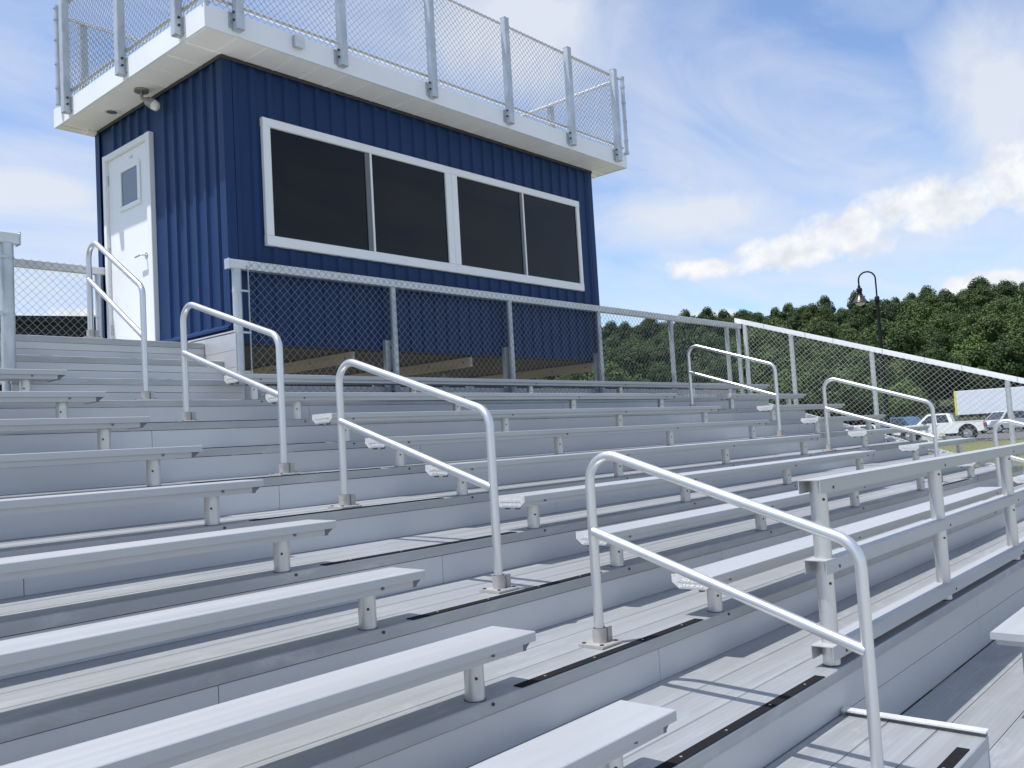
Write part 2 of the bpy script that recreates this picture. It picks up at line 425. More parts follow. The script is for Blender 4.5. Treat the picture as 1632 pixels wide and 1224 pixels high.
handrail(0, RU(1), RU(-1), 'nearest bent tube handrail, largest in view at the foot of the near stairs', g1)
handrail(0, RU(4), RU(2), 'bent tube handrail second up the near stairs, rising over the third to fifth rows', g1)
handrail(0, RU(7), RU(5), 'bent tube handrail third up the near stairs, below the corner of the blue box', g1)
handrail(0, (6.0, SZ[2]), (5.04, R * 8), 'steep bent tube handrail at the top of the stairs before the white door', g1)
handrail(AISLE2, RU(7), RU(5), 'bent tube handrail at the top of the far stairs before the chain link fence', g2)
handrail(AISLE2, RU(4), RU(2), 'bent tube handrail midway down the far stairs, in front of the white pickup', g2)
handrail(AISLE2, RU(1), RU(-1), 'bent tube handrail at the foot of the far stairs, behind the guard rail', g2)

# ------------------------------------------------------------------ guard rail
g = thing('guard_rail', (3.7, .06, 0), 'aluminium guard rail of three channel rails on round posts along the front', 'guard rail')
for zt in (.888, .508, .107):
    m = MB(); x0, x1 = .80, XCR + .05
    m.box(x0, x1, .006, .114, zt - .004, zt); m.box(x0, x1, .006, .010, zt - .066, zt - .0042); m.box(x0, x1, .110, .114, zt - .066, zt - .0042)
    for x in (.902, .902 + SP, .902 + 2 * SP, .902 + 3 * SP):
        m.tube([(x + .055, .003, zt - .045), (x + .055, .008, zt - .045)], .008, 8, 1)
    m.build('rail', [M['seat'], M['dark']], g)
for i in range(4):
    x = .902 + SP * i; m = MB()
    m.tube([(x, .06, .001), (x, .06, .883)], .041, 20, 0, True, 1.0)
    m.tube([(x, .06, .0012), (x, .06, .004)], .044, 20, 1)
    a = math.radians(235)
    for z in (.79, .39): m.tube([(x + .037 * math.cos(a), .06 + .037 * math.sin(a), z), (x + .044 * math.cos(a), .06 + .044 * math.sin(a), z)], .007, 8, 1)
    m.build('post', [M['post'], M['dark']], g)

# ------------------------------------------------------------------ chain link
def chain(P, u0, u1, w0f, w1f, pitch=.083, r=.0025, flip=0):
    """woven zigzag wires; P(u, w, d) maps fence coordinates to the world, d is depth"""
    m = MB(); hw = pitch / 2; n = int((u1 - u0) / hw)
    for i in range(n):
        ua, ub = u0 + i * hw, u0 + (i + 1) * hw
        w0, w1 = w0f(ua), w1f(ua); cnt = int((w1 - w0) / hw)
        pts = []
        for j in range(cnt + 1):
            hi = (i + j) % 2
            d = .0035 if hi else -.0035
            pts.append(P((ub + .002) if hi else (ua - .002), w0 + j * hw, d))
        if len(pts) < 2: continue
        b = len(m.v); k = len(pts)
        for p in pts:
            c = Vector(p)
            e1 = (Vector(P(1, 0, 0)) - Vector(P(0, 0, 0))).normalized(); e2 = (Vector(P(0, 0, 1)) - Vector(P(0, 0, 0))).normalized()
            for a in (0, 2.094, 4.188): m.v.append(tuple(c + e1 * r * 1.15 * math.cos(a) + e2 * r * math.sin(a)))
        for j in range(k - 1):
            for a in range(3): m.face((b + j * 3 + a, b + j * 3 + (a + 1) % 3, b + j * 3 + 3 + (a + 1) % 3, b + j * 3 + 3 + a), 0, True)
    return m
def band_set(f, x, y, zs, dx, r=.04):
    for z in zs:
        m = MB(); m.tube([(x, y, z - .011), (x, y, z + .011)], r + .0025, 14)
        m.box(min(x, x + dx), max(x, x + dx), y - r - .006, y - r + .002, z - .009, z + .009)
        m.build('clamp_band', M['galv'], f)
FY = 5.38
def top_rail(fn, x0, x1, y, zt, h, parent):
    return fn
# front fence under the windows
f1 = thing('chain_link_fence', (5.9, FY, R * 8), 'long level chain link fence running below the blue box windows', 'fence', 'chain link fences')
fx = [1.05, 2.90, 4.76, 6.60, 8.48, 10.26, 10.66]
for x in fx: MB().tube([(x, FY, R * 8 - .02), (x, FY, 2.862)], .036 if x > 1.1 else .043, 14).build('post', M['galv'], f1)
MB().rbox(.965, 10.73, FY - .036, FY + .036, 2.862, 2.945, .005).build('top_rail', M['galv_lt'], f1)
MB().box(.955, .9645, FY - .04, FY + .04, 2.857, 2.95).build('rail_cap', M['galv'], f1)
band_set(f1, 1.05, FY, (2.66, 2.28, 1.92), .10, .043); m = MB(); m.box(1.135, 1.141, FY - .055, FY - .040, 1.7, 2.9)
band_set(f1, 10.66, FY, (2.66, 2.28, 1.92), -.10, .036); m.build('tension_bar', M['galv'], f1)
chain(lambda u, w, d: (u, FY - .046 + d, w), 1.14, 10.60, lambda u: 1.70, lambda u: 2.96).build('wire_mesh', M['wire'], f1)
# fence behind the left benches
f2 = thing('chain_link_fence', (-3.2, FY, R * 8), 'short stretch of chain link fence behind the left top bench with a capped corner post', 'fence', 'chain link fences')
for x in (-.868, -2.7, -4.5): MB().tube([(x, FY, R * 8 - .02), (x, FY, 2.85)], .048, 16).build('post', M['galv'], f2)
MB().rbox(-5.8, -.79, FY - .038, FY + .038, 2.85, 2.932, .005).build('top_rail', M['galv_lt'], f2)
MB().box(-.7895, -.780, FY - .044, FY + .044, 2.842, 2.94).build('rail_cap', M['galv'], f2)
band_set(f2, -.868, FY, (2.74, 2.32, 1.90), -.10, .048); m = MB(); m.box(-.962, -.956, FY - .06, FY - .045, 1.7, 2.86); m.build('tension_bar', M['galv'], f2)
chain(lambda u, w, d: (u, FY - .052 + d, w), -5.6, -.95, lambda u: 1.70, lambda u: 2.95).build('wire_mesh', M['wire'], f2)
# fence at the back of the landing
BY = 8.0
f3 = thing('chain_link_fence', (-1.0, BY, SZ[2]), 'chain link fence at the back of the landing, left of the white door', 'fence', 'chain link fences')
for x in (.955, -.9, -2.75): MB().tube([(x, BY, SZ[2] - .02), (x, BY, 3.245)], .036, 14).build('post', M['galv'], f3)
MB().rbox(-3.0, 1.03, BY - .036, BY + .036, 3.245, 3.325, .005).build('top_rail', M['galv_lt'], f3)
band_set(f3, .955, BY, (3.10, 2.78, 2.42), -.10, .036); m = MB(); m.box(.868, .874, BY - .055, BY - .04, 2.26, 3.26); m.build('tension_bar', M['galv'], f3)
chain(lambda u, w, d: (u, BY - .046 + d, w), -2.9, .88, lambda u: 2.25, lambda u: 3.345).build('wire_mesh', M['wire'], f3)
f3b = thing('chain_link_fence', (-.9, 6.7, SZ[2]), 'chain link fence along the left side of the stair landing, seen almost edge on', 'fence', 'chain link fences')
for y in (5.62, 6.8): MB().tube([(-.94, y, SZ[1]), (-.94, y, 3.245)], .034, 12).build('post', M['galv'], f3b)
MB().rbox(-.975, -.905, 5.5, 7.95, 3.245, 3.325, .005, 'y').build('top_rail', M['galv_lt'], f3b)
chain(lambda u, w, d: (-.985 + d, u, w), 5.5, 7.9, lambda u: 2.05, lambda u: 3.33).build('wire_mesh', M['wire'], f3b)
# sloping end fence on the right
FX = 10.70
topz = lambda y: 1.617 + .3335 * (y - 1.129)
f4 = thing('sloping_chain_link_fence', (FX, 2.3, R * 3), 'sloping chain link fence with a white top rail at the right end of the bleachers', 'fence')
def slope_bar(y0, y1, dz0, dz1, xa, xb, name, mat):
    m = MB(); m.prism([(y0, topz(y0) + dz0), (y1, topz(y1) + dz0), (y1, topz(y1) + dz1), (y0, topz(y0) + dz1)], xa, xb); m.build(name, mat, f4)
slope_bar(-.7, 5.43, -.078, 0, FX - .035, FX + .035, 'top_rail', M['fascia'])
slope_bar(-.7, 5.35, -1.42, -1.34, FX - .02, FX + .02, 'bottom_rail', M['fascia'])
for y in (5.265, 4.46, 3.18, 1.34, -.45):
    MB().tube([(FX, y, topz(y) - 1.55), (FX, y, topz(y) - .08)], .036, 14).build('post', M['galv_lt'], f4)
for y in (4.9, 4.2, 3.75, 3.0, 2.4, 1.9, 1.2, .5):
    z = topz(y); MB().prism([(y, z - .083), (y + .008, z - .083), (y + .008, z + .004), (y, z + .004)], FX - .0385, FX - .0355).build('rail_tie', M['galv'], f4)
chain(lambda u, w, d: (FX - .05 + d, u, w + .3335 * (u - 1.129)), -.7, 5.22, lambda u: 1.617 - 1.38, lambda u: 1.617 - .05, .083, .0031).build('wire_mesh', M['wire_sunlit'], f4)

# ------------------------------------------------------------------ press box
BX0, BX1, BY0, BY1 = 1.059, 6.763, 5.5, 8.129
ZB, ZT = 2.20, 4.897
pb = thing('press_box', (3.9, 6.8, ZB), 'navy blue corrugated metal press box with four dark windows and a white roof', 'press box')
def ribs(l0, l1, pitch=.19, d=.022, start=None):
    pts = [(l0, 0)]; x = (l0 if start is None else start) + .07
    while x + .09 < l1:
        if x > l0: pts += [(x, 0), (x + .016, d), (x + .064, d), (x + .080, 0)]
        x += pitch
    pts.append((l1, 0)); return pts
def wall_front(x0, x1, y, z0, z1):
    m = MB()
    for a0, a1, c0, c1 in ((x0, x1, z0, WZ0 + .02), (x0, x1, WZ1 - .02, z1), (x0, WX0 + .02, WZ0 + .02, WZ1 - .02), (WX1 - .02, x1, WZ0 + .02, WZ1 - .02)):
        m.prism([(a, y - b) for a, b in ribs(a0, a1, start=x0)], c0, c1, 'z', closed=False)
    m.box(x0, x1, y + .004, y + .05, z0, z1); return m
WX0, WX1, WZ0, WZ1 = 1.436, 6.423, 3.147, 4.396
# front wall, left wall, right and back walls
wall_front(BX0, BX1, BY0, ZB, ZT).build('front_wall', M['blue'], pb)
def side(x, sgn, y0, y1, z0, z1):
    m = MB(); p = [(x + sgn * b, a) for a, b in ribs(y0, y1)]
    m.prism(p if sgn > 0 else p, z0, z1, 'z', closed=False); m.box(min(x - sgn * .004, x - sgn * .05), max(x - sgn * .004, x - sgn * .05), y0, y1, z0, z1); return m
sw = side(BX0, -1, BY0 + .055, 6.855, 2.36, ZT)
a = side(BX0, -1, 7.945, BY1 - .055, 2.36, ZT)
for src in (a, side(BX0, -1, 6.86, 7.94, 4.555, ZT)):
    b = len(sw.v); sw.v += src.v; sw.f += [tuple(i + b for i in f) for f in src.f]; sw.mi += src.mi; sw.sm += src.sm
sw.box(BX0, BX0 + .05, BY0 + .055, BY1 - .055, ZB, 2.355)
sw.build('side_wall', M['blue'], pb)
side(BX1, 1, BY0 + .055, BY1 - .055, ZB, ZT).build('side_wall', M['blue'], pb)
wb = MB(); wb.prism([(a_, BY1 + b_) for a_, b_ in ribs(BX0, BX1)], ZB, ZT, 'z', closed=False); wb.box(BX0, BX1, BY1 - .05, BY1 - .004, ZB, ZT); wb.build('back_wall', M['blue'], pb)
# corner trims (folded angle)
for cx, cy, sx, sy in ((BX0, BY0, -1, -1), (BX1, BY0, 1, -1), (BX0, BY1, -1, 1), (BX1, BY1, 1, 1)):
    m = MB(); o = .026
    xa, xb = sorted((cx + sx * o, cx - sx * .075)); ya, yb = sorted((cy + sy * o, cy - sy * .075))
    m.box(xa, xb, *sorted((cy + sy * o, cy + sy * (o - .006))), ZB - .003, ZT - .02)
    m.box(*sorted((cx + sx * o, cx + sx * (o - .006))), *sorted((cy + sy * (o - .006), cy - sy * .075)), ZB - .003, ZT - .02)
    m.build('corner_trim', M['blue'], pb)
# flashings
m = MB(); m.box(BX0 - .034, BX1 + .034, BY0 - .036, BY0 - .028, ZT - .035, ZT - .002); m.build('top_flashing', M['dark'], pb)
m = MB(); m.box(BX0 - .036, BX0 - .028, BY0 - .028, BY1, ZT - .035, ZT - .002); m.build('top_flashing', M['dark'], pb)
m = MB(); m.prism([(BX0 - .002, 2.385), (BX0 - .060, 2.345), (BX0 - .060, 2.325), (BX0 - .002, 2.340)], BY0 - .03, 6.855, 'y'); m.build('base_flashing', M['blue'], pb)
# floor and underside
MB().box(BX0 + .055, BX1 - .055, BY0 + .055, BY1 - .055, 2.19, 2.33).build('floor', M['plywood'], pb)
for x in (2.50, 4.26, 6.69):
    m = MB(); m.box(x - .02, x + .02, 5.585, 8.0, 2.072, 2.186)
    for y in (5.7, 6.3, 7.0): m.tube([(x - .024, y, 2.13), (x - .019, y, 2.13)], .012, 8, 1)
    m.build('floor_beam', [M['wood'], M['dark']], pb)
for x in (1.3, 2.88, 4.755, 6.62):
    for y0 in (5.425, 7.9):
        m = MB(); top = 2.30 if y0 < 6 else 2.187
        m.box(x - .07, x + .07, y0, y0 + .006, 1.2, top); m.box(x - .07, x - .064, y0 + .006, y0 + .045, 1.2, top); m.box(x + .064, x + .07, y0 + .006, y0 + .045, 1.2, top)
        m.box(x - .10, x + .10, y0 - .02, y0 + .05, 1.655, 1.675)
        for z in (1.75, 1.98, 2.22): m.tube([(x, y0 - .012, z), (x, y0 + .001, z)], .012, 8, 1)
        if x > 1.5 or y0 > 6: m.build('bracket_column', [M['galv'], M['dark']], pb)
for x in (2.2, 5.6):
    MB().tube([(x, 7.4, -1.1), (x, 7.4, 2.187)], .05, 12).build('leg', M['galv'], pb)
# roof
RX0, RX1, RY0, RY1 = .645, 7.10, 5.068, 8.28
rf = MB(); FZ0, FZ1 = ZT, 5.108
rf.box(RX0 + .03, RX1 - .03, RY0 + .03, RY1 - .03, ZT + .03, FZ1 - .012); roof = rf.build('roof', M['fascia'], pb)
m = MB(); m.box(RX0, RX1, RY0, RY0 + .025, FZ0, FZ1); m.box(RX0, RX1, RY1 - .025, RY1, FZ0, FZ1)
m.box(RX0, RX0 + .025, RY0 + .0255, RY1 - .0255, FZ0, FZ1); m.box(RX1 - .025, RX1, RY0 + .0255, RY1 - .0255, FZ0, FZ1)
m.build('fascia', M['fascia'], roof)
m = MB()
n = int((RX1 - RX0) / .305); w = (RX1 - RX0 - .05) / n
for i in range(n):
    x = RX0 + .025 + i * w
    m.box(x + .0095, x + w - .0095, RY0 + .026, BY0 - .03, ZT + .003, ZT + .012); m.box(x - .009, x + .009, RY0 + .026, BY0 - .03, ZT - .003, ZT + .014, 1)
    m.box(x + .006, x + w - .006, BY1 + .03, RY1 - .026, ZT + .003, ZT + .012)
n2 = int((BY1 - BY0) / .305); w2 = (BY1 - BY0 + .05) / n2
for i in range(n2):
    y = BY0 - .025 + i * w2
    for xa, xb in ((RX0 + .026, BX0 - .03), (BX1 + .03, RX1 - .026)):
        m.box(xa, xb, y + .0095, y + w2 - .0095, ZT + .003, ZT + .012); m.box(xa, xb, y - .009, y + .009, ZT - .003, ZT + .014, 1)
m.build('soffit', [M['soffit'], M['soffit_gap']], roof)
# round soffit light and vent box
m = MB(); m.tube([(.90, 7.43, ZT - .006), (.90, 7.43, ZT + .004)], .085, 24); m.tube([(.90, 7.43, ZT - .0075), (.90, 7.43, ZT - .006)], .055, 20, 1); m.build('recessed_light', [M['white'], M['bronze']], roof)
MB().rbox(.93, 1.04, 8.08, 8.2, ZT - .035, ZT + .002, .006).build('vent_cover', M['soffit'], roof)
MB().rbox(6.9, 7.02, 5.55, 5.72, ZT - .03, ZT + .002, .006).build('vent_cover', M['soffit'], roof)
# windows
YF = BY0 - .052
for (xa, xb, mid) in ((WX0, 3.958, (2.687, 2.772)), (3.960, WX1, (5.187, 5.253))):
    w_ = MB(); fw = .085 if xa < 2 else .095; fr = .095 if xa < 2 else .066
    w_.rbox(xa, xb, YF, BY0 - .002, WZ1 - .085, WZ1, .006); w_.rbox(xa, xb, YF, BY0 - .002, WZ0, WZ0 + .10, .006)
    w_.rbox(xa, xa + fw, YF, BY0 - .002, WZ0 + .1005, WZ1 - .0855, .006, 'z'); w_.rbox(xb - fr, xb, YF, BY0 - .002, WZ0 + .1005, WZ1 - .0855, .006, 'z')
    wo = w_.build('window', M['white'], pb)
    MB().rbox(mid[1] - .024, mid[1], YF + .006, BY0 - .004, WZ0 + .1005, WZ1 - .0855, .003, 'z').build('mullion', M['white'], wo)
    MB().rbox(mid[0], mid[1] - .0245, YF + .016, BY0 - .004, WZ0 + .1005, WZ1 - .0855, .003, 'z').build('sash_rail', M['clip'], wo)
    for pa, pb_, dy in ((xa + fw - .002, mid[0] + .002, .030), (mid[1] - .001, xb - fr + .002, .024)):
        MB().box(pa, pb_, YF + dy, YF + dy + .006, WZ0 + .098, WZ1 - .083).build('pane', M['glass'], wo)
# door on the left side wall
dx = BX0
d = MB(); d.box(dx - .012, dx + .03, 6.95, 7.875, 2.365, 4.49); door = d.build('door', M['door'], pb)
m = MB(); m.rbox(dx - .05, dx + .03, 6.862, 6.948, 2.345, 4.553, .005, 'z'); m.rbox(dx - .05, dx + .03, 7.877, 7.942, 2.345, 4.553, .005, 'z'); m.rbox(dx - .05, dx + .03, 6.9485, 7.8765, 4.492, 4.553, .005, 'y')
m.build('door_frame', M['white'], door)
m = MB(); wy0, wy1, wz0, wz1 = 7.13, 7.60, 3.865, 4.335
m.rbox(dx - .032, dx - .0125, wy0, wy1, wz1 - .05, wz1, .005, 'y'); m.rbox(dx - .032, dx - .0125, wy0, wy1, wz0, wz0 + .05, .005, 'y')
m.rbox(dx - .032, dx - .0125, wy0, wy0 + .05, wz0 + .0505, wz1 - .0505, .005, 'z'); m.rbox(dx - .032, dx - .0125, wy1 - .05, wy1, wz0 + .0505, wz1 - .0505, .005, 'z')
dw = m.build('window', M['door'], door)
MB().box(dx - .018, dx - .0128, wy0 + .048, wy1 - .048, wz0 + .048, wz1 - .048).build('pane', M['doorglass'], door)
m = MB(); m.tube([(dx - .016, 7.06, 3.30), (dx - .012, 7.06, 3.30)], .034, 16); m.tube(fillet([(dx - .012, 7.06, 3.30), (dx - .07, 7.06, 3.30), (dx - .07, 7.19, 3.295)], .015, 4), .010, 10); m.build('handle', M['metal'], door)
for z in (4.28, 3.47, 2.62): MB().tube([(dx - .020, 7.876, z - .055), (dx - .020, 7.876, z + .055)], .011, 10).build('hinge', M['metal'], door)
MB().box(dx - .02, dx - .0125, 7.3, 7.36, 4.40, 4.42).build('name_tag_bracket', M['metal'], door)
MB().box(dx - .065, dx - .0005, 6.862, 7.942, 2.30, 2.343).build('threshold', M['metal'], door)

# floodlight under the soffit
fl = thing('floodlight', (.885, 6.69, ZT - .02), 'small bronze floodlight hanging under the roof overhang above the white door', 'floodlight')
MB().tube([(.87, 6.70, ZT - .022), (.87, 6.70, ZT + .002)], .07, 20).build('mount_plate', M['bronze'], fl)
MB().tube(fillet([(.87, 6.70, ZT - .02), (.87, 6.70, ZT - .085), (.905, 6.66, ZT - .11)], .02, 4), .016, 10).build('arm', M['bronze'], fl)
hd = MB().tube([(.895, 6.67, ZT - .095), (.91, 6.655, ZT - .118), (.945, 6.60, ZT - .165)], [.022, .048, .056], 16).build('lamp_head', M['bronze'], fl)
MB().tube([(.945, 6.60, ZT - .165), (.963, 6.572, ZT - .19), (.972, 6.558, ZT - .202)], [.052, .048, .02], 16).build('lens', M['bulb'], hd)
jb = thing('junction_box', (1.59, RY0, 4.98), 'small grey metal junction box on the white roof edge', 'junction box')
MB().rbox(1.545, 1.64, RY0 - .052, RY0 - .001, 4.975, 5.085, .004).build('body', M['galv'], jb); MB().rbox(1.54, 1.645, RY0 - .057, RY0 - .0525, 4.97, 5.09, .002).build('cover', M['galv_lt'], jb)

# ------------------------------------------------------------------ roof fence
rfz0, rfz1 = 5.19, 6.19
ro = thing('roof_fence', (3.9, 6.7, 5.1), 'galvanised chain link safety fence on square posts around the press box roof', 'fence')
fy = RY0 - .002; lx = RX0 - .002
def sq_post(cx, cy, dirx, diry):
    m = MB(); h = .040
    m.rbox(cx - h, cx + h, cy - h, cy + h, 4.935, 6.228, .006, 'z')
    m.box(cx - h - .002, cx + h + .002, cy - h - .002, cy + h + .002, 6.2285, 6.234)
    for z in (5.02, 5.09):
        for s in (-1, 1): m.tube([(cx + s * (h - .001), cy, z), (cx + s * (h + .012), cy, z)], .012, 8, 1) if diry else m.tube([(cx, cy + s * (h - .001), z), (cx, cy + s * (h + .012), z)], .012, 8, 1)
    m.build('post', [M['galv'], M['dark']], ro)
    b = MB()
    if diry: b.box(cx - .075, cx - h - .001, RY0 - .012, RY0 - .001, 4.955, 5.10)
    else: b.box(RX0 - .012, RX0 - .001, cy - .075, cy - h - .001, 4.955, 5.10)
    b.build('bracket', M['galv'], ro)
for x in (.95, 2.10, 3.325, 4.58, 5.80, 6.84): sq_post(x, RY0 - .042, 0, 1)
for y in (5.47, 6.575, 7.85): sq_post(RX0 - .042, y, 1, 0)
for x in (1.0, 2.6, 4.2, 5.8, 6.9): MB().rbox(x - .04, x + .04, RY1 + .002, RY1 + .082, 4.95, 6.228, .006, 'z').build('post', M['galv'], ro)
for y in (6.4, 7.6): MB().rbox(RX1 + .002, RX1 + .082, y - .04, y + .04, 4.95, 6.228, .006, 'z').build('post', M['galv'], ro)
for z in (rfz0, rfz1):
    MB().tube([(RX0 + .03, RY0 + .03, z), (RX1 - .03, RY0 + .03, z)], .021, 10).build('rail', M['galv_lt'], ro)
    MB().tube([(RX0 + .03, RY1 - .03, z), (RX1 - .03, RY1 - .03, z)], .021, 10).build('rail', M['galv_lt'], ro)
    MB().tube([(RX0 + .02, RY0 + .08, z), (RX0 + .02, RY1 - .08, z)], .021, 10).build('rail', M['galv_lt'], ro)
    MB().tube([(RX1 - .02, RY0 + .08, z), (RX1 - .02, RY1 - .08, z)], .021, 10).build('rail', M['galv_lt'], ro)
for cx, cy in ((RX0 - .03, 8.06), (RX1 - .03, RY0 - .03), (RX0 + .03, RY0 + .03), (RX1 - .03, RY1 - .03)):
    m = MB(); m.tube([(cx, cy, 5.08), (cx, cy, 6.20)], .027, 14)
    for z in (5.10, 5.28, 5.55, 5.82, 6.05, 6.18): m.tube([(cx, cy, z - .015), (cx, cy, z + .015)], .034, 14)
    m.box(cx + .055, cx + .062, cy + .03, cy + .042, 5.14, 6.19) 
    m.build('corner_pipe', M['galv'], ro)
pr = .07
chain(lambda u, w, d: (u, RY0 + .003 + d, w), RX0 + .05, RX1 - .05, lambda u: 5.115, lambda u: 6.21, pr, .0029).build('wire_mesh', M['wire'], ro)
chain(lambda u, w, d: (u, RY1 - .06 + d, w), RX0 + .05, RX1 - .05, lambda u: 5.115, lambda u: 6.21, pr, .0029).build('wire_mesh', M['wire'], ro)
chain(lambda u, w, d: (RX0 - .004 + d, u, w), RY0 + .08, RY1 - .08, lambda u: 5.115, lambda u: 6.21, pr, .0029).build('wire_mesh', M['wire'], ro)
chain(lambda u, w, d: (RX1 - .05 + d, u, w), RY0 + .08, RY1 - .08, lambda u: 5.115, lambda u: 6.21, pr, .0029).build('wire_mesh', M['wire'], ro)

# ------------------------------------------------------------------ surroundings
C = Vector(CAM['loc'])
def polar(az, dist, z=0.):
    a = math.radians(az); return Vector((C.x + dist * math.sin(a), C.y + dist * math.cos(a), z))
def gz(dist):
    if dist < 12: return -1.2
    if dist < 110: return -1.2 + (dist - 12) / 98 * 1.08
    return -.12 + max(0, dist - 118) * .142
# ground: one radial sheet out to the horizon; hill only in the east (azimuth 40..110)
def hillf(az):
    return max(0., min(1., (az - 36) / 14)) * max(0., min(1., (128 - az) / 22))
def ground_z(az, d):
    base = -1.2 if d < 12 else (-1.2 + (min(d, 110) - 12) / 98 * 1.08)
    h = 0
    if d > 118: h = min(d - 118, 130) * .172 * hillf(az) - max(0, d - 260) * .02 * hillf(az)
    return base + h
rings = [0, 6, 12, 20, 32, 48, 66, 90, 110, 118, 135, 155, 180, 210, 248, 300, 420, 700, 1500, 4000]
m = MB(); seg = 120
for d_ in rings:
    for s_ in range(seg):
        az = 360 * s_ / seg; p = polar(az, max(d_, .01)); m.v.append((p.x, p.y, ground_z(az, d_)))
for i in range(len(rings) - 1):
    for s_ in range(seg):
        s2 = (s_ + 1) % seg; m.face((i * seg + s_, (i + 1) * seg + s_, (i + 1) * seg + s2, i * seg + s2), 1 if rings[i] >= 118 and 40 < 360 * s_ / seg < 125 else 0, True)
tag(m.build('ground', [M['grass'], M['forest']]), kind='structure')
m = MB(); m.box(-40, 45, -16, -3.2, -1.24, -1.12); tag(m.build('bounce_apron', plain('bounce_concrete', (.42, .41, .39), .85, 0, .1, .5)), kind='structure')  # unseen pale apron, added to bounce light up to the soffit
m = MB(); m.box(-8, 13.5, -3.0, 12.5, -1.24, -1.14); tag(m.build('bounce_gravel_bed', plain('gravel', (.20, .195, .19), .95, 0, .35, 12, bumpy=.6, bscale=30)), kind='structure')  # grey sheet added under the stand to keep green bounce off the box underside
# asphalt car park, a sheet lying on the ground
m = MB(); cols = list(range(50, 118, 2)); dd = [66, 80, 95, 110, 117]
for i, d_ in enumerate(dd):
    for az in cols: p = polar(az, d_); m.v.append((p.x, p.y, ground_z(az, d_) + .03))
for i in range(len(dd) - 1):
    for j in range(len(cols) - 1): b = i * len(cols) + j; m.face((b, b + len(cols), b + len(cols) + 1, b + 1))
tag(m.build('car_park', M['asphalt']), kind='structure')

# ---- trees
def tree_mesh(seed, rx, rz, cz, nl, nf, fs, mat):
    rr = random.Random(seed); m = MB(); lobes = []
    for i in range(nl):
        a = rr.uniform(0, 2 * PI); h = rr.uniform(-1, 1); rad = math.sqrt(max(0, 1 - h * h)) * rr.uniform(.35, .8)
        lobes.append((Vector((rad * math.cos(a) * rx, rad * math.sin(a) * rx, cz + h * rz * .72)), rr.uniform(.20, .40) * rx))
    lobes.append((Vector((0, 0, cz + rz * .75)), .36 * rx))
    for c, r in lobes:
        for j in range(nf):
            v = Vector((rr.gauss(0, 1), rr.gauss(0, 1), rr.gauss(0, 1) + .25)).normalized()
            p = c + v * r * (rr.uniform(.72, 1.12)); p.z = max(p.z, .6)
            n = (v + Vector((rr.gauss(0, .5), rr.gauss(0, .5), rr.gauss(0, .5)))).normalized()
            t = n.orthogonal().normalized(); b_ = n.cross(t); s = fs * rr.uniform(.6, 1.4); ang = rr.uniform(0, PI)
            t, b_ = t * math.cos(ang) + b_ * math.sin(ang), b_ * math.cos(ang) - t * math.sin(ang)
            k = len(m.v); m.v += [tuple(p - t * s), tuple(p - b_ * s * .55), tuple(p + t * s), tuple(p + b_ * s * .55)]; m.face((k, k + 1, k + 2, k + 3))
    return m
def make_tree(name, seed, rx, rz, cz, nl, nf, fs, mat, trunk_h):
    t = thing(name, (0, 0, 0), 'tree', 'tree')
    tree_mesh(seed, rx, rz, cz, nl, nf, fs, mat).build('crown', mat, t, True)
    rr = random.Random(seed); m = MB()
    m.tube([(0, 0, -1), (rr.uniform(-.2, .2), rr.uniform(-.2, .2), trunk_h * .5), (0, 0, trunk_h)], [.28, .2, .1], 8)
    for i in range(4):
        a = rr.uniform(0, 2 * PI); m.tube([(0, 0, trunk_h * .55), (rx * .5 * math.cos(a), rx * .5 * math.sin(a), cz + rr.uniform(-.2, .5) * rz)], [.1, .03], 5)
    m.build('trunk', M['bark'], t, True)
    return t
protos = []
for i, (rx, rz, cz, mat) in enumerate([(4.2, 4.6, 7.2, 'leaf_dark'), (3.5, 5.2, 7.8, 'leaf_dark'), (4.6, 4.2, 6.4, 'leaf_mid'), (3.8, 4.4, 6.2, 'leaf_mid'), (4.0, 3.4, 4.2, 'leaf_light'), (3.2, 3.0, 3.6, 'leaf_light')]):
    protos.append(make_tree('broadleaf_tree', 100 + i, rx, rz, cz, 44, 250, .175, M[mat], cz + rz * .4))
used = set(); rr = random.Random(21); placed = []
def put_tree(kind, az, d_, s, label, group):
    pr_ = protos[kind]
    o = pr_ if kind not in used else copy_tree(pr_)
    used.add(kind)
    p = polar(az, d_); o.location = (p.x, p.y, ground_z(az, d_) - .3); o.rotation_euler.z = rr.uniform(0, 6.28); o.scale = (s, s, s * rr.uniform(.9, 1.12))
    tag(o, label, 'tree', group)
LB = [('dark green leafy tree on the crest of the wooded hill', 'trees along the crest of the hill'),
      ('leafy green tree halfway up the wooded hillside', 'trees on the hillside'),
      ('lighter green bushy tree at the foot of the wooded hill, behind the fence', 'trees at the foot of the hill')]
for ring, (d_, step) in enumerate([(124, 1.5), (133, 1.6), (145, 1.55), (158, 1.45), (172, 1.4), (187, 1.3), (203, 1.2), (221, 1.1), (238, 1.1), (248, .95)]):
    az = 44.5 + rr.uniform(0, 1)
    while az < 84:
        dd_ = d_ + rr.uniform(-5, 5)
        if ring == 0: kind, lb = rr.choice((4, 5)), LB[2]
        elif ring < 3: kind, lb = rr.choice((4, 2, 3, 5)), LB[2] if ring == 1 else LB[1]
        elif ring < 7: kind, lb = rr.choice((2, 3, 0, 2)), LB[1]
        else: kind, lb = rr.choice((0, 1)), LB[0]
        if not (ring == 0 and 72.8 < az < 84): put_tree(kind, az, dd_, rr.uniform(.74, 1.0), *lb)
        az += step * rr.uniform(.75, 1.3)
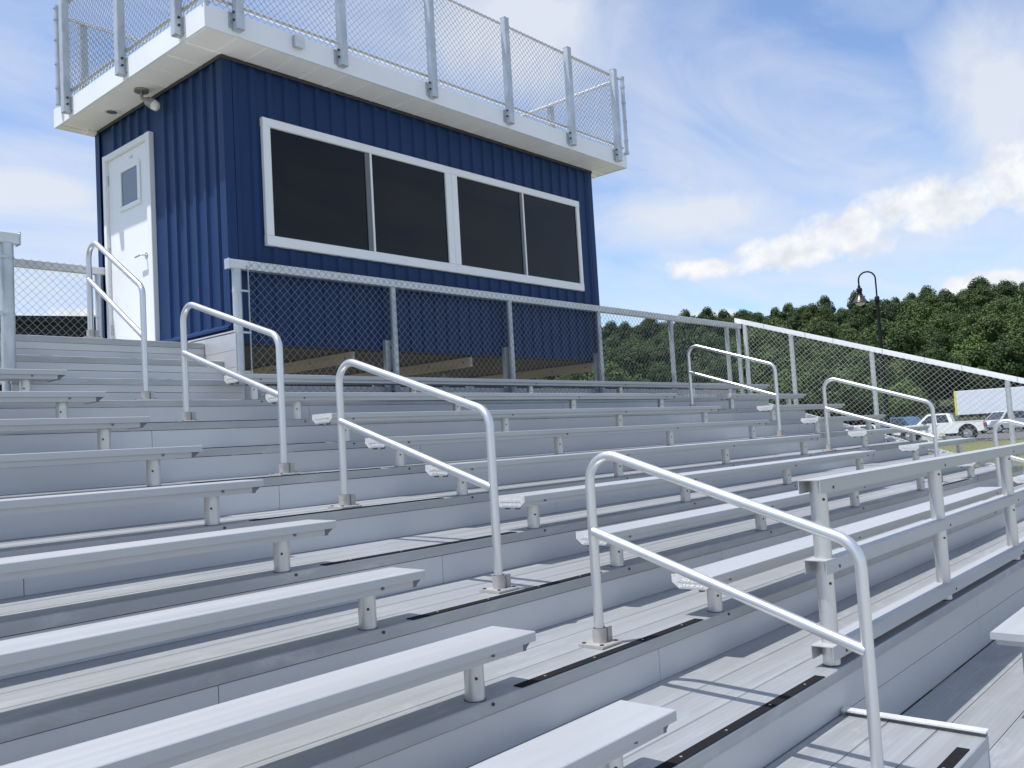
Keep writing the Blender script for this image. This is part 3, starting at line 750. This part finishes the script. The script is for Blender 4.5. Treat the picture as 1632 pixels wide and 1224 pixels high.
# foliage leaning in from the right edge
te = make_tree('broadleaf_tree', 55, 2.6, 2.7, 6.0, 24, 130, .10, M['leaf_mid'], 6.5)
p = polar(82.0, 42); te.location = (p.x, p.y, ground_z(82, 42)); tag(te, 'single tree at the right edge of view, one leafy twig tip reaching in', 'tree')

# ---- dark building behind the landing
bd = thing('dark_building', tuple(polar(24, 34, -1.0)), 'long black flat-roofed building seen through the mesh left of the white door', 'building', None, math.radians(-22))
zt = 1.154 + 34 * math.tan(math.radians(8.7)) + 1.0
MB().box(-16, 17, 0, 10, 0, zt - .22).build('wall', M['blackwall'], bd, True)
m = MB(); m.box(-16.15, 17.15, -.15, 10.15, zt - .2195, zt); m.build('roof', M['blackwall'], bd, True)

# ---- street lamp
d_ = 40.; base = polar(71.27, d_, ground_z(71, d_)); e = lambda el: C.z + d_ * math.tan(math.radians(el))
sl = thing('street_lamp', tuple(base), 'tall black street lamp with a gooseneck and bell shade before the wooded hill', 'street lamp')
zc, zt_ = e(7.18), e(8.87)
rt = Vector((math.cos(math.radians(71)), -math.sin(math.radians(71)), 0)); lf = -rt
P0 = base.copy(); P0.z = zc
m = MB(); m.tube([base, base + Vector((0, 0, .5)), base + Vector((0, 0, .9)), base + Vector((0, 0, 1.0)), P0], [.2, .18, .12, .10, .06], 14)
m.tube([P0 - Vector((0, 0, .14)), P0 - Vector((0, 0, .1)), P0 + Vector((0, 0, .1)), P0 + Vector((0, 0, .14))], [.06, .095, .095, .05], 14)
m.build('pole', M['pole'], sl)
rad = .33; top = zt_ - rad
path = [P0 + Vector((0, 0, .05))]
for i in range(13):
    a = PI * i / 12; path.append(base * 1.0 + Vector((0, 0, top - base.z)) + lf * (rad - rad * math.cos(a)) + Vector((0, 0, rad * math.sin(a))))
path.append(path[-1] - Vector((0, 0, .28)))
MB().tube(path, .034, 10).build('gooseneck', M['pole'], sl)
lp = path[-1]
MB().tube([lp + Vector((0, 0, z)) for z in (.06, .0, -.02, -.06, -.16, -.20, -.32, -.36)], [.05, .06, .05, .11, .12, .10, .11, .13], 16).build('lamp_housing', M['pole'], sl)
sh = MB().tube([lp + Vector((0, 0, z)) for z in (-.36, -.42, -.52, -.62, -.68, -.685)], [.13, .16, .22, .29, .36, .355], 20, caps=False).build('lamp_shade', M['lamp_shade'], sl)
MB().tube([lp + Vector((0, 0, z)) for z in (-.60, -.70, -.76, -.80)], [.22, .20, .14, .02], 16).build('lens', M['bulb'], sh)

# ---- vehicles (local frame: +x forward, +y left, z up)
def wheel(t, x, y, r, w):
    s = 1 if y > 0 else -1
    wh = MB().tube([(x, y - s * w, r), (x, y - s * .02, r), (x, y, r)], [r, r, r * .93], 20).build('wheel', M['tyre'], t, True)
    m = MB().tube([(x, y, r), (x, y + s * .012, r)], r * .62, 16)
    for k in range(5):
        a = 2 * PI * k / 5; m.tube([(x, y + s * .012, r), (x + .5 * r * math.cos(a), y + s * .016, r + .5 * r * math.sin(a))], .03, 5)
    m.build('rim', M['rim'], wh, True)
def slab(prof, hw, hw_top, ztop, zbot):
    """side profile (x, z) extruded across the width with tumblehome"""
    m = MB(); n = len(prof)
    def W(z): f = max(0, min(1, (z - zbot) / (ztop - zbot))); return hw + (hw_top - hw) * f
    for s in (-1, 1): m.v += [(x, s * W(z), z) for x, z in prof]
    for i in range(n):
        j = (i + 1) % n; m.face((i, n + i, n + j, j))
    m.face(range(n)); m.face([n + i for i in range(n)][::-1]); return m
def window_side(t, pts, hwf, name='window'):
    for s in (-1, 1):
        m = MB(); k = len(pts)
        for o in (.012, -.01): m.v += [(x, s * (hwf(z) + o), z) for x, z in pts]
        m.face(range(k)); m.face([k + i for i in range(k)][::-1])
        for i in range(k): j = (i + 1) % k; m.face((i, j, k + j, k + i))
        m.build(name, M['carglass'], t, True)
def arch(cx, r, z0, n=8): return [(cx + r * math.cos(PI - PI * i / n) * 1, max(z0, r * .35 + r * math.sin(PI * i / n))) for i in range(n + 1)]
def pickup(loc, rz, label):
    t = thing('pickup_truck', loc, label, 'pickup truck', None, rz)
    hw = .98
    low = [(2.85, .62), (2.88, .95), (2.72, 1.12), (1.25, 1.22), (-2.80, 1.20), (-2.86, .62), (-2.50, .58)] + [(-1.85 + .60 * math.cos(PI - PI * i / 8), .52 + .60 * math.sin(PI * i / 8)) for i in range(9)] + [(-1.2, .5), (1.2, .5)] + [(1.82 + .60 * math.cos(PI - PI * i / 8), .52 + .60 * math.sin(PI * i / 8)) for i in range(9)]
    slab(low, hw, hw * .97, 1.25, .5).build('body', M['pwhite'], t, True)
    cab = [(1.32, 1.215), (.62, 1.86), (.45, 1.90), (-.62, 1.90), (-.80, 1.80), (-.98, 1.21)]
    slab(cab, .93, .74, 1.9, 1.2).build('cab', M['pwhite'], t, True)
    f = lambda z: .93 + (.74 - .93) * (z - 1.2) / .7
    window_side(t, [(1.05, 1.26), (.56, 1.76), (.18, 1.80), (.12, 1.26)], f); window_side(t, [(.02, 1.26), (.06, 1.80), (-.58, 1.80), (-.74, 1.26)], f)
    m = MB(); m.v = [(1.30, -.80, 1.25), (1.30, .80, 1.25), (.66, .66, 1.84), (.66, -.66, 1.84), (1.27, -.80, 1.23), (1.27, .80, 1.23), (.63, .66, 1.82), (.63, -.66, 1.82)]
    for q in ((0, 1, 2, 3), (7, 6, 5, 4), (0, 4, 5, 1), (1, 5, 6, 2), (2, 6, 7, 3), (3, 7, 4, 0)): m.face(q)
    m.build('windscreen', M['carglass'], t, True)
    MB().box(-2.72, -1.05, -.86, .86, 1.2005, 1.215).build('bed_liner', M['plastic'], t, True)
    m = MB(); m.box(-2.8, -1.0, .80, .95, 1.2155, 1.29); m.box(-2.8, -1.0, -.95, -.80, 1.2155, 1.29); m.box(-2.86, -2.78, -.79, .79, 1.2155, 1.29); m.build('bed_rail', M['pwhite'], t, True)
    for s in (-1, 1):
        MB().rbox(2.70, 2.905, *sorted((s * .62, s * .93)), .86, 1.05, .01).build('headlight', M['lens'], t, True)
        MB().rbox(-2.89, -2.82, *sorted((s * .78, s * .95)), .80, 1.12, .01).build('tail_light', M['redlens'], t, True)
        MB().rbox(.72, .92, *sorted((s * .95, s * 1.16)), 1.26, 1.44, .02).build('mirror', M['plastic'], t, True)
        MB().box(.0, .16, *sorted((s * .972, s * .985)), 1.06, 1.10).build('door_handle', M['plastic'], t, True)
    MB().rbox(2.80, 2.98, -.95, .95, .48, .70, .03, 'y').build('bumper', M['rim'], t, True); MB().rbox(-3.0, -2.84, -.95, .95, .52, .68, .03, 'y').build('bumper', M['rim'], t, True)
    MB().rbox(2.84, 2.90, -.58, .58, .74, 1.04, .01, 'y').build('grille', M['plastic'], t, True)
    MB().box(-2.3, 2.3, -.8, .8, .32, .52).build('underbody', M['plastic'], t, True)
    for x in (1.82, -1.85): MB().box(x - .58, x + .58, -.90, .90, .52, 1.08).build('wheel_well', M['plastic'], t, True)
    for x in (1.82, -1.85):
        for s in (-1, 1): wheel(t, x, s * .97, .46, .28)
    return t
def car(loc, rz, label, paintm, suv=True, name='parked_car', cat='car', group='cars parked beyond the fence'):
    t = thing(name, loc, label, cat, group, rz)
    h = 1.72 if suv else 1.45; bl = 1.0 if suv else .88
    low = [(2.25, .5), (2.28, .78), (2.1, bl - .06), (1.15, bl), (-2.1, bl), (-2.25, .85), (-2.25, .5), (-1.85, .4)] + [(-1.35 + .40 * math.cos(PI - PI * i / 8), .36 + .40 * math.sin(PI * i / 8)) for i in range(9)] + [(-.85, .32), (.9, .32)] + [(1.4 + .40 * math.cos(PI - PI * i / 8), .36 + .40 * math.sin(PI * i / 8)) for i in range(9)]
    slab(low, .9, .88, 1.0, .3).build('body', paintm, t, True)
    back = -2.15 if suv else -1.7
    cab = [(1.2, bl - .004), (.45, h - .06), (.2, h), (-1.2, h), (back + .35, h - .12), (back, bl - .004)]
    slab(cab, .86, .66, h, bl).build('cabin', paintm, t, True)
    f = lambda z: .86 + (.66 - .86) * (z - bl) / (h - bl)
    window_side(t, [(.95, bl + .06), (.38, h - .12), (-.12, h - .09), (-.12, bl + .06)], f); window_side(t, [(-.22, bl + .06), (-.22, h - .09), (-1.15, h - .09), (back + .45, bl + .06)], f)
    m = MB(); z0, z1 = bl + .05, h - .09; x0 = 1.2 - .75 * .05 / (h - bl) + .02; m.v = [(1.17, -.76, z0), (1.17, .76, z0), (.50, .60, z1), (.50, -.60, z1), (1.13, -.76, z0 - .02), (1.13, .76, z0 - .02), (.46, .60, z1 - .02), (.46, -.60, z1 - .02)]
    for q in ((0, 1, 2, 3), (7, 6, 5, 4), (0, 4, 5, 1), (1, 5, 6, 2), (2, 6, 7, 3), (3, 7, 4, 0)): m.face(q)
    m.build('windscreen', M['carglass'], t, True)
    for s in (-1, 1):
        MB().rbox(2.1, 2.29, *sorted((s * .55, s * .86)), .66, .82, .01).build('headlight', M['lens'], t, True)
        MB().rbox(-2.27, -2.18, *sorted((s * .6, s * .86)), .68, .88, .01).build('tail_light', M['redlens'], t, True)
    MB().rbox(2.2, 2.31, -.5, .5, .45, .74, .01, 'y').build('grille', M['plastic'], t, True)
    MB().box(-1.9, 1.9, -.75, .75, .22, .34).build('underbody', M['plastic'], t, True)
    for x in (1.4, -1.35):
        for s in (-1, 1): wheel(t, x, s * .89, .34, .2)
    return t
def facing(az): return math.radians(180 - az)        # heading to the left of the line of sight
def at(az, d_): p = polar(az, d_); return (p.x, p.y, ground_z(az, d_) + .035)
pickup(at(74.0, 69), facing(74.0) - .12, 'white pickup truck with a single cab parked facing left beyond the far stairs')
car(at(77.35, 82), facing(77) + .75, 'silver sport utility car behind the tail of the white pickup', M['psilver'])
car(at(78.75, 88), facing(79) + .6, 'bright red car at the right edge, parked under the white trailer', M['pred'], False)
car(at(71.6, 80), facing(72) - .5, 'blue car parked just beyond the hood of the white pickup', M['pblue'])
car(at(72.9, 84), facing(73) - .5, 'dark car parked between the blue car and the cab of the white pickup', M['pblack'])
car(at(69.3, 66.5), facing(69) + .4, 'small white car half hidden behind the right-hand benches', M['pwhite'], False)
tr = thing('semi_trailer', at(79.0, 114), 'long white box trailer with a yellow front edge parked before the trees', 'trailer', None, facing(79) + .02)
MB().rbox(-8.0, 8.05, -1.25, 1.25, 1.28, 4.0, .03).build('box', M['trailer'], tr, True)
m = MB(); m.box(8.0505, 8.09, -1.27, 1.27, 1.25, 4.02); m.box(7.9, 8.05, 1.2505, 1.275, 1.25, 4.02); m.box(7.9, 8.05, -1.275, -1.2505, 1.25, 4.02); m.build('front_edge', M['yellow'], tr, True)
for i in range(12):
    x = -7.7 + i * 1.3
    for a_, b_ in ((1.2505, 1.262), (-1.262, -1.2505)): MB().box(x, x + .05, a_, b_, 1.4, 3.95).build('side_post', M['trailer'], tr, True)
MB().box(-7.9, 7.8, -1.0, 1.0, 1.0, 1.2795).build('chassis', M['plastic'], tr, True)
for x in (-6.6, -5.3):
    for s in (-1, 1): wheel(tr, x, s * 1.2, .5, .3)
for s in (-1, 1): MB().box(5.6, 5.75, *sorted((s * .7, s * .85)), .02, 1.0).build('landing_leg', M['plastic'], tr, True)
# boulder by the grass edge
rr2 = random.Random(4); bo = MB(); nu, nv = 14, 9; cen = Vector(at(73.75, 63)); 
for j in range(nv + 1):
    for i in range(nu):
        th = PI * j / nv; ph = 2 * PI * i / nu; s = 1 + .14 * math.sin(3 * ph + 2 * th) + .1 * math.cos(5 * ph - 3 * th) + rr2.uniform(-.05, .05) * (0 < j < nv)
        bo.v.append(tuple(cen + Vector((.75 * s * math.sin(th) * math.cos(ph), .75 * s * math.sin(th) * math.sin(ph), .25 + .5 * s * math.cos(th)))))
for j in range(nv):
    for i in range(nu): i2 = (i + 1) % nu; bo.face((j * nu + i, (j + 1) * nu + i, (j + 1) * nu + i2, j * nu + i2))
tag(bo.build('boulder', M['rock']), 'pale grey boulder in the grass in front of the white pickup', 'boulder')

# ------------------------------------------------------------------ sky, sun
SUN = Vector((-.325, .178, 1)).normalized()
el = math.asin(SUN.z); azs = math.atan2(SUN.x, SUN.y)
w = bpy.data.worlds.new('World'); sc.world = w; w.use_nodes = True; nt = w.node_tree; nt.nodes.clear()
out = N(nt, 'ShaderNodeOutputWorld'); bg = N(nt, 'ShaderNodeBackground'); L(nt, bg.outputs[0], out.inputs[0])
SKY_STR = .13
bg.inputs['Strength'].default_value = SKY_STR
sky = N(nt, 'ShaderNodeTexSky', sky_type='NISHITA'); sky.sun_disc = False; sky.sun_elevation = el; sky.sun_rotation = azs
sky.altitude = 100; sky.air_density = 1.0; sky.dust_density = .4; sky.ozone_density = 3.0
tc = N(nt, 'ShaderNodeTexCoord'); dirv = tc.outputs['Generated']
sx = N(nt, 'ShaderNodeSeparateXYZ'); L(nt, dirv, sx.inputs[0])
azn = math_n(nt, 'MULTIPLY', math_n(nt, 'ARCTAN2', sx.outputs[0], sx.outputs[1]), 57.29578)
eln = math_n(nt, 'MULTIPLY', math_n(nt, 'ARCSINE', sx.outputs[2]), 57.29578)
# high wispy cloud, mapped on a flat layer
den = math_n(nt, 'ADD', math_n(nt, 'MAXIMUM', sx.outputs[2], 0), .12)
px = math_n(nt, 'DIVIDE', sx.outputs[0], den); py = math_n(nt, 'DIVIDE', sx.outputs[1], den)
cmb = N(nt, 'ShaderNodeCombineXYZ'); L(nt, px, cmb.inputs[0]); L(nt, py, cmb.inputs[1])
def layer(rot, scale, sc_, det, rough, dist, loc=(0, 0, 0)):
    mp = N(nt, 'ShaderNodeMapping'); mp.inputs['Rotation'].default_value = (0, 0, rot); mp.inputs['Scale'].default_value = scale; mp.inputs['Location'].default_value = loc
    L(nt, cmb.outputs[0], mp.inputs[0]); return noise(nt, mp.outputs[0], sc_, det, rough, dist)
big = layer(.5, (.6, 1.0, 1), .7, 4, .55, .8, (3.1, 1.7, 0))
fine = layer(.75, (.7, 1.5, 1), 1.2, 7, .58, 1.8, (1.2, 5.2, 0))
cir = math_n(nt, 'ADD', math_n(nt, 'MULTIPLY', big, .62), math_n(nt, 'MULTIPLY', fine, .42))
cirf = remap(nt, cir, .40, .66, 0.05, .78)
# cumulus bank low in the east
azel = N(nt, 'ShaderNodeCombineXYZ'); L(nt, azn, azel.inputs[0]); L(nt, eln, azel.inputs[1])
def blob(a0, e0, wa, we):
    da = math_n(nt, 'DIVIDE', math_n(nt, 'SUBTRACT', azn, a0), wa); de = math_n(nt, 'DIVIDE', math_n(nt, 'SUBTRACT', eln, e0), we)
    rr_ = math_n(nt, 'ADD', math_n(nt, 'MULTIPLY', da, da), math_n(nt, 'MULTIPLY', de, de))
    return math_n(nt, 'SUBTRACT', 1.0, math_n(nt, 'SQRT', rr_))
bl = None
for q in ((61.3, 10.2, 2.6, .7), (66.2, 10.5, 3.8, 1.15), (70.0, 11.3, 3.2, 1.6), (75.0, 12.2, 4.6, 1.7), (80.2, 12.8, 4.0, 2.2), (77.5, 7.2, 3.0, 1.0), (62.0, 7.0, 1.5, .6), (24, 7.8, 9, 1.5), (86, 11, 6, 2.4)):
    b_ = blob(*q); bl = b_ if bl is None else math_n(nt, 'MAXIMUM', bl, b_)
cn = noise(nt, azel.outputs[0], .5, 8, .6, .3)
cum = math_n(nt, 'ADD', bl, math_n(nt, 'MULTIPLY', math_n(nt, 'SUBTRACT', cn, .46), 1.75))
cumf = remap(nt, cum, .06, .5, 0, 1)
# soft veils
veil = None
for q in ((61, 13.6, 9.5, 2.7), (78.5, 17, 4.6, 7.5), (20, 15.8, 9, 2.2), (50, 25.5, 10, 5.5)):
    b_ = blob(*q); veil = b_ if veil is None else math_n(nt, 'MAXIMUM', veil, b_)
vn = noise(nt, azel.outputs[0], .16, 6, .6, .6)
veilf = remap(nt, math_n(nt, 'ADD', veil, math_n(nt, 'MULTIPLY', math_n(nt, 'SUBTRACT', vn, .5), 1.2)), -.15, .7, 0, .9)
wisp = math_n(nt, 'MAXIMUM', cirf, veilf)
S_ = 1 / SKY_STR
tint = mixc(nt, 1.0, sky.outputs[0], (1.15, 1.20, 1.32), 'MULTIPLY')
c1 = mixc(nt, wisp, tint, (.69 * S_, .725 * S_, .79 * S_))
shade = remap(nt, noise(nt, azel.outputs[0], .55, 4, .55, .2), .32, .6, 0, 1)
cc = mixc(nt, shade, (.65 * S_, .68 * S_, .74 * S_), (.84 * S_, .85 * S_, .87 * S_))
c2 = mixc(nt, cumf, c1, cc)
L(nt, c2, bg.inputs['Color'])
sun = bpy.data.lights.new('sun', 'SUN'); sun.energy = 5.0; sun.angle = math.radians(.53); sun.color = (1, .985, .96)
so = bpy.data.objects.new('sun', sun); COL.objects.link(so); so.rotation_euler = (-SUN).to_track_quat('-Z', 'Y').to_euler(); so.location = (0, 0, 30)

# ------------------------------------------------------------------ camera
cy_, sy_ = math.cos(CAM['yaw']), math.sin(CAM['yaw']); cp, sp_ = math.cos(CAM['pitch']), math.sin(CAM['pitch'])
fwd = Vector((sy_ * cp, cy_ * cp, sp_)); right = Vector((cy_, -sy_, 0)); up = right.cross(fwd)
cr, sr = math.cos(CAM['roll']), math.sin(CAM['roll'])
r2 = right * cr + up * sr; u2 = -right * sr + up * cr
cam = bpy.data.cameras.new('camera'); cam.sensor_width = 36; cam.lens = CAM['f'] / 1632 * 36; cam.clip_end = 9000; cam.clip_start = .05
co = bpy.data.objects.new('camera', cam); COL.objects.link(co)
mt = Matrix(((r2.x, u2.x, -fwd.x), (r2.y, u2.y, -fwd.y), (r2.z, u2.z, -fwd.z))).to_4x4(); mt.translation = C
co.matrix_world = mt; sc.camera = co
vs = sc.view_settings; vs.view_transform = 'Standard'; vs.look = 'None'; vs.exposure = .2; vs.gamma = 1; vs.use_curve_mapping = False
